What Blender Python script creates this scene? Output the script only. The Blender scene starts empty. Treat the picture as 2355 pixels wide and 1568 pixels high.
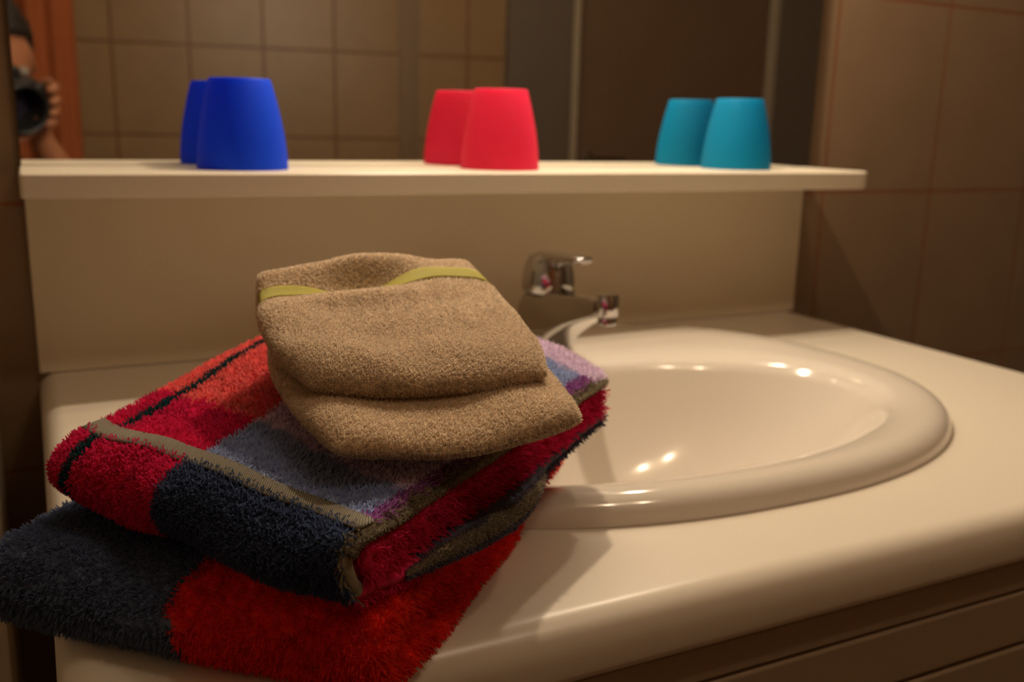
import bpy, bmesh, math, random
from mathutils import Vector, Matrix, noise
random.seed(7)
S = bpy.context.scene
COL = S.collection
PI = math.pi
HC = 0.85                                   # height of the counter top above the floor

# ------------------------------------------------------------------ helpers
def link(o, parent=None):
    COL.objects.link(o)
    if parent is not None:
        o.parent = parent
    return o

def tag(o, label=None, cat=None, group=None, kind=None):
    if label: o['label'] = label
    if cat: o['category'] = cat
    if group: o['group'] = group
    if kind: o['kind'] = kind
    return o

def empty(name, loc, label, cat, group=None):
    o = bpy.data.objects.new(name, None)
    o.location = loc
    o.empty_display_size = 0.02
    link(o)
    return tag(o, label, cat, group)

def mesh_obj(name, verts, faces, mat=None, parent=None, uvs=None, smooth=True, sharp=None, flip_check=True):
    me = bpy.data.meshes.new(name)
    me.from_pydata([tuple(v) for v in verts], [], faces)
    if uvs is not None:
        for lname, data in uvs.items():
            lay = me.uv_layers.new(name=lname)
            for l in me.loops:
                lay.data[l.index].uv = data[l.vertex_index]
    if flip_check:
        bm = bmesh.new(); bm.from_mesh(me)
        bmesh.ops.recalc_face_normals(bm, faces=bm.faces[:])
        bm.to_mesh(me); bm.free()
    me.polygons.foreach_set('use_smooth', [smooth] * len(me.polygons))
    if sharp is not None:
        me.set_sharp_from_angle(angle=math.radians(sharp))
    me.update()
    if mat: me.materials.append(mat)
    o = bpy.data.objects.new(name, me)
    return link(o, parent)

def local_parent(o, root):
    """parent o (built in world coordinates) to root without moving it"""
    o.parent = root
    o.matrix_parent_inverse = Matrix.Translation(root.location).inverted()
    return o

class MB:
    def __init__(s): s.v = []; s.f = []
    def add(s, v, f):
        b = len(s.v); s.v += [tuple(x) for x in v]; s.f += [tuple(b + i for i in q) for q in f]; return s
    def box(s, lo, hi):
        x0, y0, z0 = lo; x1, y1, z1 = hi
        v = [(x0,y0,z0),(x1,y0,z0),(x1,y1,z0),(x0,y1,z0),(x0,y0,z1),(x1,y0,z1),(x1,y1,z1),(x0,y1,z1)]
        return s.add(v, [(0,3,2,1),(4,5,6,7),(0,1,5,4),(1,2,6,5),(2,3,7,6),(3,0,4,7)])
    def rings(s, rings, closed=True, cap0=True, cap1=True):
        n = len(rings[0]); v = [p for r in rings for p in r]; f = []
        for i in range(len(rings) - 1):
            for j in range(n if closed else n - 1):
                k = (j + 1) % n
                f.append((i*n+j, i*n+k, (i+1)*n+k, (i+1)*n+j))
        if cap0: f.append(tuple(range(n))[::-1])
        if cap1: f.append(tuple((len(rings)-1)*n + j for j in range(n)))
        return s.add(v, f)
    def build(s, name, mat, parent=None, root=None, bevel=0, smooth=True, sharp=35):
        o = mesh_obj(name, s.v, s.f, mat, parent, smooth=smooth, sharp=sharp)
        if root is not None: local_parent(o, root)
        if bevel:
            m = o.modifiers.new('bevel', 'BEVEL'); m.width = bevel; m.segments = 3; m.limit_method = 'ANGLE'
        return o

def lathe(profile, n=64):
    return [[(r*math.cos(2*PI*k/n), r*math.sin(2*PI*k/n), z) for k in range(n)] for r, z in profile]

def shift(rings, d):
    return [[(p[0]+d[0], p[1]+d[1], p[2]+d[2]) for p in r] for r in rings]

# ------------------------------------------------------------------ materials
def srgb(r, g, b):
    def c(u):
        u /= 255.0
        return u/12.92 if u <= 0.04045 else ((u+0.055)/1.055)**2.4
    return (c(r), c(g), c(b), 1.0)

def mat_basic(name, col, rough=0.5, metal=0.0, spec=0.5, coat=0.0, bump=0.0, bscale=200.0, var=0.0, vscale=8.0):
    m = bpy.data.materials.new(name); m.use_nodes = True
    nt = m.node_tree; N = nt.nodes; L = nt.links
    b = N['Principled BSDF']
    b.inputs['Base Color'].default_value = col
    b.inputs['Roughness'].default_value = rough
    b.inputs['Metallic'].default_value = metal
    b.inputs['Specular IOR Level'].default_value = spec
    b.inputs['Coat Weight'].default_value = coat
    tc = N.new('ShaderNodeTexCoord')
    if var > 0:
        nz = N.new('ShaderNodeTexNoise'); nz.inputs['Scale'].default_value = vscale; nz.inputs['Detail'].default_value = 4
        L.new(tc.outputs['Object'], nz.inputs['Vector'])
        mx = N.new('ShaderNodeMix'); mx.data_type = 'RGBA'
        mx.inputs[6].default_value = tuple(c*(1-var) for c in col[:3]) + (1,)
        mx.inputs[7].default_value = tuple(min(1, c*(1+var)) for c in col[:3]) + (1,)
        L.new(nz.outputs['Fac'], mx.inputs[0]); L.new(mx.outputs[2], b.inputs['Base Color'])
    if bump > 0:
        nz2 = N.new('ShaderNodeTexNoise'); nz2.inputs['Scale'].default_value = bscale
        L.new(tc.outputs['Object'], nz2.inputs['Vector'])
        bp = N.new('ShaderNodeBump'); bp.inputs['Strength'].default_value = bump; bp.inputs['Distance'].default_value = 0.002
        L.new(nz2.outputs['Fac'], bp.inputs['Height']); L.new(bp.outputs['Normal'], b.inputs['Normal'])
    return m

def mat_tile(name, off, col1, col2, grout, w=0.2015, h=0.25, joint=0.0045, rough=0.35):
    """square grid of glazed tiles laid in the object's own X and Z"""
    m = bpy.data.materials.new(name); m.use_nodes = True
    nt = m.node_tree; N = nt.nodes; L = nt.links
    b = N['Principled BSDF']; b.inputs['Roughness'].default_value = rough
    b.inputs['Specular IOR Level'].default_value = 0.35
    tc = N.new('ShaderNodeTexCoord')
    sep = N.new('ShaderNodeSeparateXYZ'); L.new(tc.outputs['Object'], sep.inputs[0])
    cmb = N.new('ShaderNodeCombineXYZ')
    ax = N.new('ShaderNodeMath'); ax.operation = 'ADD'; ax.inputs[1].default_value = off[0]
    az = N.new('ShaderNodeMath'); az.operation = 'ADD'; az.inputs[1].default_value = off[1]
    L.new(sep.outputs['X'], ax.inputs[0]); L.new(sep.outputs['Z'], az.inputs[0])
    L.new(ax.outputs[0], cmb.inputs['X']); L.new(az.outputs[0], cmb.inputs['Y'])
    br = N.new('ShaderNodeTexBrick')
    br.offset = 0.0; br.squash = 1.0
    br.inputs['Scale'].default_value = 1.0
    br.inputs['Brick Width'].default_value = w; br.inputs['Row Height'].default_value = h
    br.inputs['Mortar Size'].default_value = joint/2; br.inputs['Mortar Smooth'].default_value = 0.15
    br.inputs['Bias'].default_value = 0.0
    br.inputs['Color1'].default_value = col1; br.inputs['Color2'].default_value = col2
    br.inputs['Mortar'].default_value = grout
    L.new(cmb.outputs[0], br.inputs['Vector'])
    nz = N.new('ShaderNodeTexNoise'); nz.inputs['Scale'].default_value = 14; nz.inputs['Detail'].default_value = 5
    L.new(tc.outputs['Object'], nz.inputs['Vector'])
    mr = N.new('ShaderNodeMapRange'); mr.inputs['To Min'].default_value = 0.86; mr.inputs['To Max'].default_value = 1.12
    L.new(nz.outputs['Fac'], mr.inputs['Value'])
    mul = N.new('ShaderNodeMix'); mul.data_type = 'RGBA'; mul.blend_type = 'MULTIPLY'; mul.inputs[0].default_value = 1
    L.new(br.outputs['Color'], mul.inputs[6]); L.new(mr.outputs[0], mul.inputs[7])
    L.new(mul.outputs[2], b.inputs['Base Color'])
    bp = N.new('ShaderNodeBump'); bp.inputs['Strength'].default_value = 0.6; bp.inputs['Distance'].default_value = 0.002; bp.invert = True
    L.new(br.outputs['Fac'], bp.inputs['Height']); L.new(bp.outputs['Normal'], b.inputs['Normal'])
    return m

def mat_plastic(name, col, trans=0.6):
    m = bpy.data.materials.new(name); m.use_nodes = True
    nt = m.node_tree; N = nt.nodes; L = nt.links
    b = N['Principled BSDF']; b.inputs['Base Color'].default_value = col
    b.inputs['Roughness'].default_value = 0.42; b.inputs['Specular IOR Level'].default_value = 0.3
    t = N.new('ShaderNodeBsdfTranslucent'); t.inputs['Color'].default_value = col
    mx = N.new('ShaderNodeMixShader'); mx.inputs[0].default_value = trans
    L.new(b.outputs[0], mx.inputs[1]); L.new(t.outputs[0], mx.inputs[2])
    L.new(mx.outputs[0], N['Material Output'].inputs['Surface'])
    return m

def terry_mat(name, build, pile, lo=0.66, sc=90):
    """cotton pile: build(N, L, u, v) returns a colour socket; a per-tuft variation is multiplied in, on the mitts with shaded pits painted in"""
    m = bpy.data.materials.new(name); m.use_nodes = True
    nt = m.node_tree; N = nt.nodes; L = nt.links
    b = N['Principled BSDF']
    b.inputs['Roughness'].default_value = 0.85; b.inputs['Specular IOR Level'].default_value = 0.25
    b.inputs['Sheen Weight'].default_value = 0.08
    uv = N.new('ShaderNodeUVMap'); uv.uv_map = 'UVMap'
    sep = N.new('ShaderNodeSeparateXYZ'); L.new(uv.outputs['UV'], sep.inputs[0])
    col = build(N, L, sep.outputs['X'], sep.outputs['Y'], uv.outputs['UV'])
    nz = N.new('ShaderNodeTexNoise'); nz.inputs['Scale'].default_value = sc; nz.inputs['Detail'].default_value = 3
    L.new(uv.outputs['UV'], nz.inputs['Vector'])
    mr = N.new('ShaderNodeMapRange'); mr.inputs['From Min'].default_value = 0.3; mr.inputs['From Max'].default_value = 0.7
    mr.inputs['To Min'].default_value = lo; mr.inputs['To Max'].default_value = 1.2
    L.new(nz.outputs['Fac'], mr.inputs['Value'])
    mul = N.new('ShaderNodeMix'); mul.data_type = 'RGBA'; mul.blend_type = 'MULTIPLY'; mul.inputs[0].default_value = 1
    L.new(col, mul.inputs[6]); L.new(mr.outputs[0], mul.inputs[7])
    L.new(mul.outputs[2], b.inputs['Base Color'])
    if pile:                                            # cotton loops let some light through
        t = N.new('ShaderNodeBsdfTranslucent'); L.new(mul.outputs[2], t.inputs['Color'])
        mx = N.new('ShaderNodeMixShader'); mx.inputs[0].default_value = 0.55
        L.new(b.outputs[0], mx.inputs[1]); L.new(t.outputs[0], mx.inputs[2])
        L.new(mx.outputs[0], N['Material Output'].inputs['Surface'])
    return m
PILE = {}
def terry(name, build, lo=0.66, sc=90):
    m = terry_mat(name, build, False, lo, sc)
    PILE[m.name] = terry_mat(name + ' pile', build, True, lo, sc)
    return m

def ramp(N, L, sock, stops):
    r = N.new('ShaderNodeValToRGB'); r.color_ramp.interpolation = 'CONSTANT'
    el = r.color_ramp.elements
    while len(el) > 1: el.remove(el[0])
    el[0].position = stops[0][0]; el[0].color = stops[0][1]
    for p, c in stops[1:]:
        e = el.new(p); e.color = c
    L.new(sock, r.inputs['Fac'])
    return r.outputs['Color']

def jitter(N, L, sock, uv, amt, scale=60):
    """ragged colour borders where the tufts interlock"""
    nz = N.new('ShaderNodeTexNoise'); nz.inputs['Scale'].default_value = scale; nz.inputs['Detail'].default_value = 2
    L.new(uv, nz.inputs['Vector'])
    a = N.new('ShaderNodeMath'); a.operation = 'SUBTRACT'; a.inputs[1].default_value = 0.5; L.new(nz.outputs['Fac'], a.inputs[0])
    mm = N.new('ShaderNodeMath'); mm.operation = 'MULTIPLY'; mm.inputs[1].default_value = amt; L.new(a.outputs[0], mm.inputs[0])
    s = N.new('ShaderNodeMath'); s.operation = 'ADD'; L.new(sock, s.inputs[0]); L.new(mm.outputs[0], s.inputs[1])
    return s.outputs[0]

def pick(N, L, sock, thr, c0, c1):
    g = N.new('ShaderNodeMath'); g.operation = 'GREATER_THAN'; g.inputs[1].default_value = thr; L.new(sock, g.inputs[0])
    mx = N.new('ShaderNodeMix'); mx.data_type = 'RGBA'
    L.new(g.outputs[0], mx.inputs[0])
    for s, c in ((mx.inputs[6], c0), (mx.inputs[7], c1)):
        if isinstance(c, tuple): s.default_value = c
        else: L.new(c, s)
    return mx.outputs[2]

NAVY = (0.075, 0.105, 0.205, 1); SLATE = (0.150, 0.200, 0.340, 1); BLUE = (0.430, 0.510, 0.750, 1); CRIM = (0.76, 0.022, 0.120, 1)
CORAL = (0.95, 0.190, 0.180, 1); LAV = (0.88, 0.74, 0.90, 1); PURP = (0.40, 0.14, 0.42, 1)
GREEN = (0.012, 0.060, 0.070, 1); RED = (0.97, 0.050, 0.020, 1); OLIVE = (0.38, 0.325, 0.22, 1)

def pattern_lower(N, L, u, v, uv):
    return pick(N, L, jitter(N, L, u, uv, 0.035), 0.475, RED, SLATE)
def pattern_upper(N, L, u, v, uv):
    uj = jitter(N, L, u, uv, 0.03); vj = jitter(N, L, v, uv, 0.03)
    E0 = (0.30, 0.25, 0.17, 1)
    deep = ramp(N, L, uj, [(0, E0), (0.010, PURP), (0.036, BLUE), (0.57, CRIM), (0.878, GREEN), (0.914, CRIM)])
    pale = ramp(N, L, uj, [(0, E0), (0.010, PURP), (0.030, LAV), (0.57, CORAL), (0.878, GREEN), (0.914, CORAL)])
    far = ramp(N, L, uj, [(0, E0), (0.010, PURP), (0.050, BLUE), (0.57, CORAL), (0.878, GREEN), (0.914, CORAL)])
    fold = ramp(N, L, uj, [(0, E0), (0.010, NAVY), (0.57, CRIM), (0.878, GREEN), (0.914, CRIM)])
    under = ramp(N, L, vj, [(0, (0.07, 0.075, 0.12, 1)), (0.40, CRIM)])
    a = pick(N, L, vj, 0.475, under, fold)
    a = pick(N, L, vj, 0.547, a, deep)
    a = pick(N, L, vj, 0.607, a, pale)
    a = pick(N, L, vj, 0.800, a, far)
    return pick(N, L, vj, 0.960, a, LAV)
M = {}
M['lower'] = terry('red and navy terry', pattern_lower)
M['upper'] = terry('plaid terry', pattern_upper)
M['redterry'] = terry('crimson terry', lambda N, L, u, v, uv: ramp(N, L, jitter(N, L, u, uv, 0.1), [(0, CRIM), (0.9, NAVY)]))
M['olive'] = terry('olive selvage', lambda N, L, u, v, uv: ramp(N, L, jitter(N, L, v, uv, 0.5, 40), [(0, OLIVE), (0.62, (0.26, 0.215, 0.145, 1))]))
M['flap'] = terry('navy olive flap', lambda N, L, u, v, uv: pick(N, L, jitter(N, L, u, uv, 0.5, 12), 0.25, (0.34, 0.29, 0.21, 1), (0.17, 0.16, 0.23, 1)))
M['brown'] = terry('taupe terry', lambda N, L, u, v, uv: pick(N, L, jitter(N, L, u, uv, 1.2, 25), 0.5, (0.88, 0.735, 0.555, 1), (0.96, 0.82, 0.64, 1)), 0.58, 110)  # stronger speckle paints the shaded pits between loops into the colour

def mat_weave(name, c0, c1, sx, sy):
    m = bpy.data.materials.new(name); m.use_nodes = True
    N = m.node_tree.nodes; L = m.node_tree.links
    b = N['Principled BSDF']; b.inputs['Roughness'].default_value = 0.6; b.inputs['Specular IOR Level'].default_value = 0.3
    uv = N.new('ShaderNodeUVMap'); uv.uv_map = 'UVMap'
    mp = N.new('ShaderNodeMapping'); mp.inputs['Scale'].default_value = (sx, sy, 1); L.new(uv.outputs['UV'], mp.inputs['Vector'])
    w = N.new('ShaderNodeTexWave'); w.bands_direction = 'DIAGONAL'; w.inputs['Scale'].default_value = 1.0
    w.inputs['Distortion'].default_value = 0.8; w.inputs['Detail'].default_value = 1
    L.new(mp.outputs[0], w.inputs['Vector'])
    mx = N.new('ShaderNodeMix'); mx.data_type = 'RGBA'; mx.inputs[6].default_value = c0; mx.inputs[7].default_value = c1
    L.new(w.outputs['Fac'], mx.inputs[0]); L.new(mx.outputs[2], b.inputs['Base Color'])
    bp = N.new('ShaderNodeBump'); bp.inputs['Strength'].default_value = 0.7; bp.inputs['Distance'].default_value = 0.0006
    L.new(w.outputs['Fac'], bp.inputs['Height']); L.new(bp.outputs['Normal'], b.inputs['Normal'])
    return m
M['weave'] = mat_weave('woven border', (0.10, 0.085, 0.055, 1), (0.27, 0.23, 0.16, 1), 105, 5.0)
M['ribbon'] = mat_weave('yellow green tape', (0.56, 0.49, 0.050, 1), (0.64, 0.57, 0.075, 1), 140, 3.0)
M['counter'] = mat_basic('cream laminate', (0.80, 0.72, 0.60, 1), 0.30, spec=0.45, var=0.02)
M['board'] = mat_basic('cream board', (0.80, 0.71, 0.56, 1), 0.40, var=0.02)
M['panel'] = mat_basic('cream splash panel', (0.84, 0.74, 0.56, 1), 0.28, var=0.02)
M['ceramic'] = mat_basic('glazed ceramic', (0.76, 0.69, 0.60, 1), 0.10, spec=0.55, coat=0.3)
M['front'] = mat_basic('cabinet front', (0.36, 0.27, 0.18, 1), 0.45, var=0.04)
M['chrome'] = mat_basic('chrome', (0.58, 0.57, 0.56, 1), 0.07, metal=1.0)
M['dark'] = mat_basic('dark gap', (0.01, 0.009, 0.008, 1), 0.6)
M['mirror'] = mat_basic('silvered glass', (0.86, 0.87, 0.85, 1), 0.015, metal=1.0)
M['blue'] = mat_plastic('blue plastic', (0.022, 0.15, 1.0, 1))
M['pink'] = mat_plastic('pink plastic', (1.0, 0.075, 0.21, 1))
M['teal'] = mat_plastic('teal plastic', (0.014, 0.47, 0.76, 1))
M['floor'] = mat_basic('floor tile', (0.16, 0.11, 0.07, 1), 0.4, var=0.1)
M['plaster'] = mat_basic('ceiling paint', (0.5, 0.42, 0.32, 1), 0.9)
M['door'] = mat_basic('dark brown door', (0.17, 0.10, 0.055, 1), 0.5, var=0.12, vscale=5)
M['frame'] = mat_basic('grey brown frame', (0.15, 0.115, 0.085, 1), 0.45)
M['edge'] = mat_basic('pale metal edge', (0.42, 0.34, 0.24, 1), 0.35)

# ------------------------------------------------------------------ room
T1 = (0.255, 0.168, 0.100, 1); T2 = (0.275, 0.180, 0.108, 1); GR = (0.25, 0.100, 0.045, 1)
back = MB().box((-0.95, 0.0, 0.0), (2.66, 0.10, 2.4)).build('wall_back', mat_tile('beige wall tile', (-0.9436 + 20*0.2015, -(HC + 0.156) + 5*0.25), T1, T2, GR), smooth=False, sharp=None)
tag(back, kind='structure')
TH = math.radians(8)
wf = MB().box((-1.9, -0.10, 0.0), (1.86, 0.0, 2.4)).build('wall_front', mat_tile('beige tile far wall', (20*0.2055 - 0.002, -(HC + 0.181) + 5*0.253), (0.285, 0.178, 0.085, 1), (0.300, 0.188, 0.092, 1), (0.19, 0.090, 0.038, 1), w=0.2055, h=0.253, joint=0.009), smooth=False, sharp=None)
wf.location = (0.84, -1.95, 0); wf.rotation_euler = (0, 0, TH)
tag(wf, kind='structure')
wl = MB().box((-1.05, -2.35, 0.0), (-0.95, 0.10, 2.4)).build('wall_left', M['plaster'], smooth=False, sharp=None); tag(wl, kind='structure')
wr = MB().box((2.66, -2.35, 0.0), (2.76, 0.10, 2.4)).build('wall_right', M['plaster'], smooth=False, sharp=None); tag(wr, kind='structure')
fl = MB().box((-1.05, -2.35, -0.08), (2.76, 0.10, 0.0)).build('floor', M['floor'], smooth=False, sharp=None); tag(fl, kind='structure')
ce = MB().box((-1.05, -2.35, 2.4), (2.76, 0.10, 2.48)).build('ceiling', M['plaster'], smooth=False, sharp=None); tag(ce, kind='structure')

def on_far(name, lo, hi, mat, parent=None, **kw):
    o = MB().box(lo, hi).build(name, mat, **kw)
    if parent is not None:
        o.parent = parent
    else:
        o.location = (0.84, -1.95, 0); o.rotation_euler = (0, 0, TH)
    return o
# thin raised strip, darker than the tiled wall, seen in the mirror
dark_strip = on_far('trim_1', (0.196, 0.0, 0.0), (0.258, 0.010, 2.4), mat_basic('brown strip', (0.21, 0.13, 0.068, 1), 0.45), smooth=False, sharp=None)
tag(dark_strip, kind='structure')
# dark door with its frame
door = on_far('door_1', (0.772, 0.004, 0.0), (1.460, 0.030, 2.02), M['door'], bevel=0.003)
tag(door, kind='structure')
for lo, hi, mm in (((0.535, 0.0, 0.0), (0.745, 0.05, 2.09), 'frame'), ((0.746, 0.0, 0.0), (0.766, 0.060, 2.05), 'edge'),
                   ((1.466, 0.0, 0.0), (1.496, 0.045, 2.05), 'edge'), ((1.497, 0.0, 0.0), (1.70, 0.05, 2.09), 'frame'),
                   ((0.746, 0.0, 2.051), (1.496, 0.05, 2.09), 'frame')):
    p = on_far('door_frame', lo, hi, M[mm], parent=door, bevel=0.003)
hd = MB().rings(shift(lathe([(0.0, 0), (0.024, 0), (0.024, 0.006), (0.009, 0.008), (0.009, 0.045), (0.0, 0.046)], 24), (0, 0, 0)), cap0=False, cap1=False)
hd.v = [(x + 0.815, z + 0.030, y + 0.98) for x, y, z in hd.v]
hd.box((0.807, 0.066, 0.972), (0.935, 0.078, 0.988))
hd.build('door_handle', M['chrome'], parent=door, bevel=0.002)

# ------------------------------------------------------------------ mirror, splash panel, shelf
mir = empty('wall_mirror', (0.45, -0.004, HC + 0.195), 'large frameless rectangular mirror on the tiled wall above the cream shelf', 'mirror')
o = MB().box((-0.006, -0.008, HC + 0.1905), (0.907, -0.0065, HC + 0.86)).build('mirror_glass', M['mirror'], root=mir, smooth=False, sharp=None)
o = MB().box((-0.006, -0.0064, HC + 0.1905), (0.907, -0.0005, HC + 0.86)).build('mirror_backing', M['dark'], root=mir, smooth=False, sharp=None)
sp = MB().box((-0.006, -0.008, HC + 0.0005), (0.902, -0.0005, HC + 0.1695)).build('splash_panel', M['panel'], bevel=0.001)
tag(sp, 'smooth cream splash panel on the wall between the counter and the shelf', 'splashback')

def rrect(x0, y0, x1, y1, rad, n=10):
    """rounded rectangle, radii (bl, br, tr, tl)"""
    pts = []
    for (cx, cy, a0, r) in ((x0+rad[0], y0+rad[0], PI, rad[0]), (x1-rad[1], y0+rad[1], 1.5*PI, rad[1]),
                            (x1-rad[2], y1-rad[2], 0, rad[2]), (x0+rad[3], y1-rad[3], 0.5*PI, rad[3])):
        for k in range(n + 1):
            a = a0 + 0.5*PI*k/n
            pts.append((cx + r*math.cos(a), cy + r*math.sin(a)))
    return pts
def slab(prof, base, z0):
    """prof: list of (inset, z)"""
    out = []
    for ins, z in prof:
        out.append([(x, y, z0 + z) for x, y in rrect(base[0]+ins, base[1]+ins, base[2]-ins, base[3], [max(1e-4, r-ins) for r in base[4]])])
    return out
sh = MB().rings(slab([(0.0015, 0.0), (0.0, 0.0015), (0.0, 0.0185), (0.0015, 0.020)], (-0.008, -0.131, 0.900, -0.0005, (0.004, 0.030, 0.001, 0.001)), HC + 0.170))
shelf = sh.build('wall_shelf', M['board'], sharp=40)
tag(shelf, 'long thick cream shelf below the mirror carrying three plastic cups', 'shelf')

# ------------------------------------------------------------------ vanity: worktop with basin hole, cabinet
BC = (0.425, -0.290); BA, BB = 0.308, 0.240           # outer rim of the basin
def selip(c, a, b, n, th):
    ct, st = math.cos(th), math.sin(th)
    return (c[0] + a*math.copysign(abs(ct)**(2/n), ct), c[1] + b*math.copysign(abs(st)**(2/n), st))
def worktop():
    base = rrect(-0.007, -0.605, 0.905, -0.0005, (0.03, 0.05, 0.0005, 0.0005), 16)
    per = []
    for i, p in enumerate(base):                       # densify straight runs
        q = base[(i+1) % len(base)]
        d = math.hypot(q[0]-p[0], q[1]-p[1]); k = max(1, int(d/0.03))
        for j in range(k): per.append((p[0]+(q[0]-p[0])*j/k, p[1]+(q[1]-p[1])*j/k))
    cx, cy = 0.44, -0.30
    def ins(p, e):                                     # pull the outline in by e at front and sides
        x, y = p
        x = min(max(x, -0.007 + e), 0.905 - e); y = max(y, -0.605 + e)
        return x, y
    R = 0.017
    rings = []
    hole = []
    for x, y in per:
        th = math.atan2((y-cy)/BB, (x-cx)/BA)
        hole.append(selip((BC[0], BC[1]), BA-0.02, BB-0.02, 2.25, th))
    rings.append([(x, y, HC-0.036) for x, y in hole])
    rings.append([(x, y, HC) for x, y in hole])
    for k in range(0, 9):
        a = PI*0.5*k/8
        e = R*(1-math.sin(a))
        rings.append([(*ins(p, e), HC - R + R*math.cos(a)) for p in per])
    for k in range(1, 9):
        a = PI*0.5*k/8
        r2 = 0.010
        rings.append([(*ins(p, r2*(1-math.cos(a))), HC - 0.036 + r2 - r2*math.sin(a)) for p in per])
    mb = MB().rings(rings, cap0=False, cap1=False)
    n = len(per); m = len(rings)
    mb.f += [((m-1)*n + j, (m-1)*n + (j+1) % n, (j+1) % n, j) for j in range(n)]
    return mb.build('worktop', M['counter'], sharp=40)
wt = worktop()
tag(wt, 'cream laminate bathroom counter with rounded front edge around the basin', 'counter')

van = empty('vanity_cabinet', (0.45, -0.3, 0.0), 'brownish vanity cabinet with grooved front beneath the cream counter', 'cabinet')
cc = MB()
for lo, hi in (((0.012, -0.575, 0.08), (0.030, -0.006, HC-0.0365)), ((0.867, -0.575, 0.08), (0.885, -0.006, HC-0.0365)),
               ((0.030, -0.575, 0.08), (0.867, -0.006, 0.098)), ((0.030, -0.018, 0.098), (0.867, -0.006, HC-0.0365))):
    cc.box(lo, hi)
cc.build('carcass', M['front'], root=van, bevel=0.002)
MB().box((0.010, -0.596, HC-0.0595), (0.887, -0.575, HC-0.0385)).build('top_rail', M['front'], root=van, bevel=0.0015)
dr = MB().box((0.010, -0.596, HC-0.101), (0.887, -0.576, HC-0.0615)).build('drawer_front', M['front'], root=van, bevel=0.0025)
for x0, x1 in ((0.010, 0.447), (0.450, 0.887)):
    MB().box((x0, -0.596, 0.09), (x1, -0.576, HC-0.1035)).build('cabinet_door', M['front'], root=van, bevel=0.0025)
MB().box((0.03, -0.55, 0.0), (0.87, -0.03, 0.08)).build('plinth', M['dark'], root=van)

# basin ----------------------------------------------------------------
def basin():
    n = 120
    IC = (0.415, -0.345); IA, IB = 0.238, 0.135
    def ring(c, a, b, z, p, dz=None):
        r = []
        for k in range(n):
            th = 2*PI*k/n
            x, y = selip(c, a, b, p, th)
            r.append((x, y, HC + z + (dz(x, y) if dz else 0)))
        return r
    lift = lambda x, y: 0.004*max(0, min(1, (y + 0.25)/0.15))       # the tap deck stands a little higher
    R = []
    R.append(ring(BC, BA-0.012, BB-0.012, 0.0003, 2.25))
    R.append(ring(BC, BA, BB, 0.0003, 2.25))
    for ins, z in ((0.0005, 0.004), (0.002, 0.0085), (0.0055, 0.0130), (0.011, 0.0162), (0.018, 0.0175)):
        R.append(ring(BC, BA-ins, BB-ins, z, 2.25, lift))
    # plateau lofts from outer outline to the bowl mouth
    def loft(t, z):
        o = [selip(BC, BA-0.018, BB-0.018, 2.25, 2*PI*k/n) for k in range(n)]
        i = [selip(IC, IA+0.012, IB+0.012, 2.1, 2*PI*k/n) for k in range(n)]
        return [(o[k][0]+(i[k][0]-o[k][0])*t, o[k][1]+(i[k][1]-o[k][1])*t, HC+z+lift(*o[k])*(1-t)) for k in range(n)]
    for t, z in ((0.3, 0.0172), (0.6, 0.0160), (1.0, 0.0140)):
        R.append(loft(t, z))
    for ins, z in ((-0.007, 0.0120), (-0.003, 0.0085), (-0.0005, 0.0035)):
        R.append(ring(IC, IA-ins*1.55, IB-ins, z, 2.1))
    for k in range(1, 15):
        t = 0.80*k/14
        R.append(ring(IC, IA*(1-t), IB*(1-t), 0.0035 - 0.119*(1-(1-t)**2.6), 2.1))
    R.append(ring(IC, 0.030, 0.026, -0.1155, 2.0))
    R.append(ring(IC, 0.022, 0.022, -0.118, 2.0))
    return MB().rings(R, cap0=False, cap1=True), IC
bmb, IC = basin()
bas = empty('wash_basin', (IC[0], IC[1], HC), 'glossy cream oval ceramic basin set into the counter', 'basin')
bmb.build('bowl', M['ceramic'], root=bas, sharp=70)
MB().rings(shift(lathe([(0.0, -0.1165), (0.020, -0.1165), (0.0215, -0.1158), (0.0215, -0.1175)], 32), (IC[0], IC[1], HC)), cap0=False, cap1=False).build('drain', M['chrome'], root=bas)

# ------------------------------------------------------------------ tap
TX, TZ = 0.452, HC + 0.0195
tap = empty('basin_mixer_tap', (TX, -0.135, TZ), 'chrome single lever mixer tap behind the basin', 'tap')
def tap_body():
    st = [(0.104,0.0195,0.163,0.0195,0.0205),(0.106,0.025,0.164,0.0205,0.0202),(0.108,0.038,0.169,0.0265,0.0195),(0.110,0.055,0.182,0.0370,0.0188),
          (0.116,0.0690,0.197,0.0455,0.0180),(0.134,0.0765,0.208,0.0515,0.0170),(0.162,0.0785,0.219,0.0565,0.0155),
          (0.200,0.0805,0.231,0.0610,0.0138),(0.232,0.0840,0.242,0.0655,0.0122),(0.258,0.0872,0.258,0.0700,0.0108)]
    n = 28; rings = []
    for s0, z0, s1, z1, w in st:
        c = Vector(((s0+s1)/2, (z0+z1)/2)); h = Vector(((s1-s0)/2, (z1-z0)/2))
        r = []
        for k in range(n):
            th = 2*PI*k/n; p = 9.0
            a = math.copysign(abs(math.cos(th))**(2/p), math.cos(th)); b = math.copysign(abs(math.sin(th))**(2/p), math.sin(th))
            q = c + h*a
            r.append((TX + w*b, -q.x, HC + q.y))
        rings.append(r)
    return MB().rings(rings)
o = tap_body().build('tap_body', M['chrome'], root=tap, sharp=60)
ss = o.modifiers.new('subd', 'SUBSURF'); ss.levels = 1; ss.render_levels = 1
ac = shift(lathe([(0.0, 0.0625), (0.0070, 0.0625), (0.0084, 0.063), (0.0087, 0.0695), (0.0083, 0.0700), (0.0094, 0.0705), (0.0098, 0.072), (0.0098, 0.089), (0.0090, 0.0905), (0.0, 0.091)], 32), (TX, -0.2555, HC))
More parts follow.
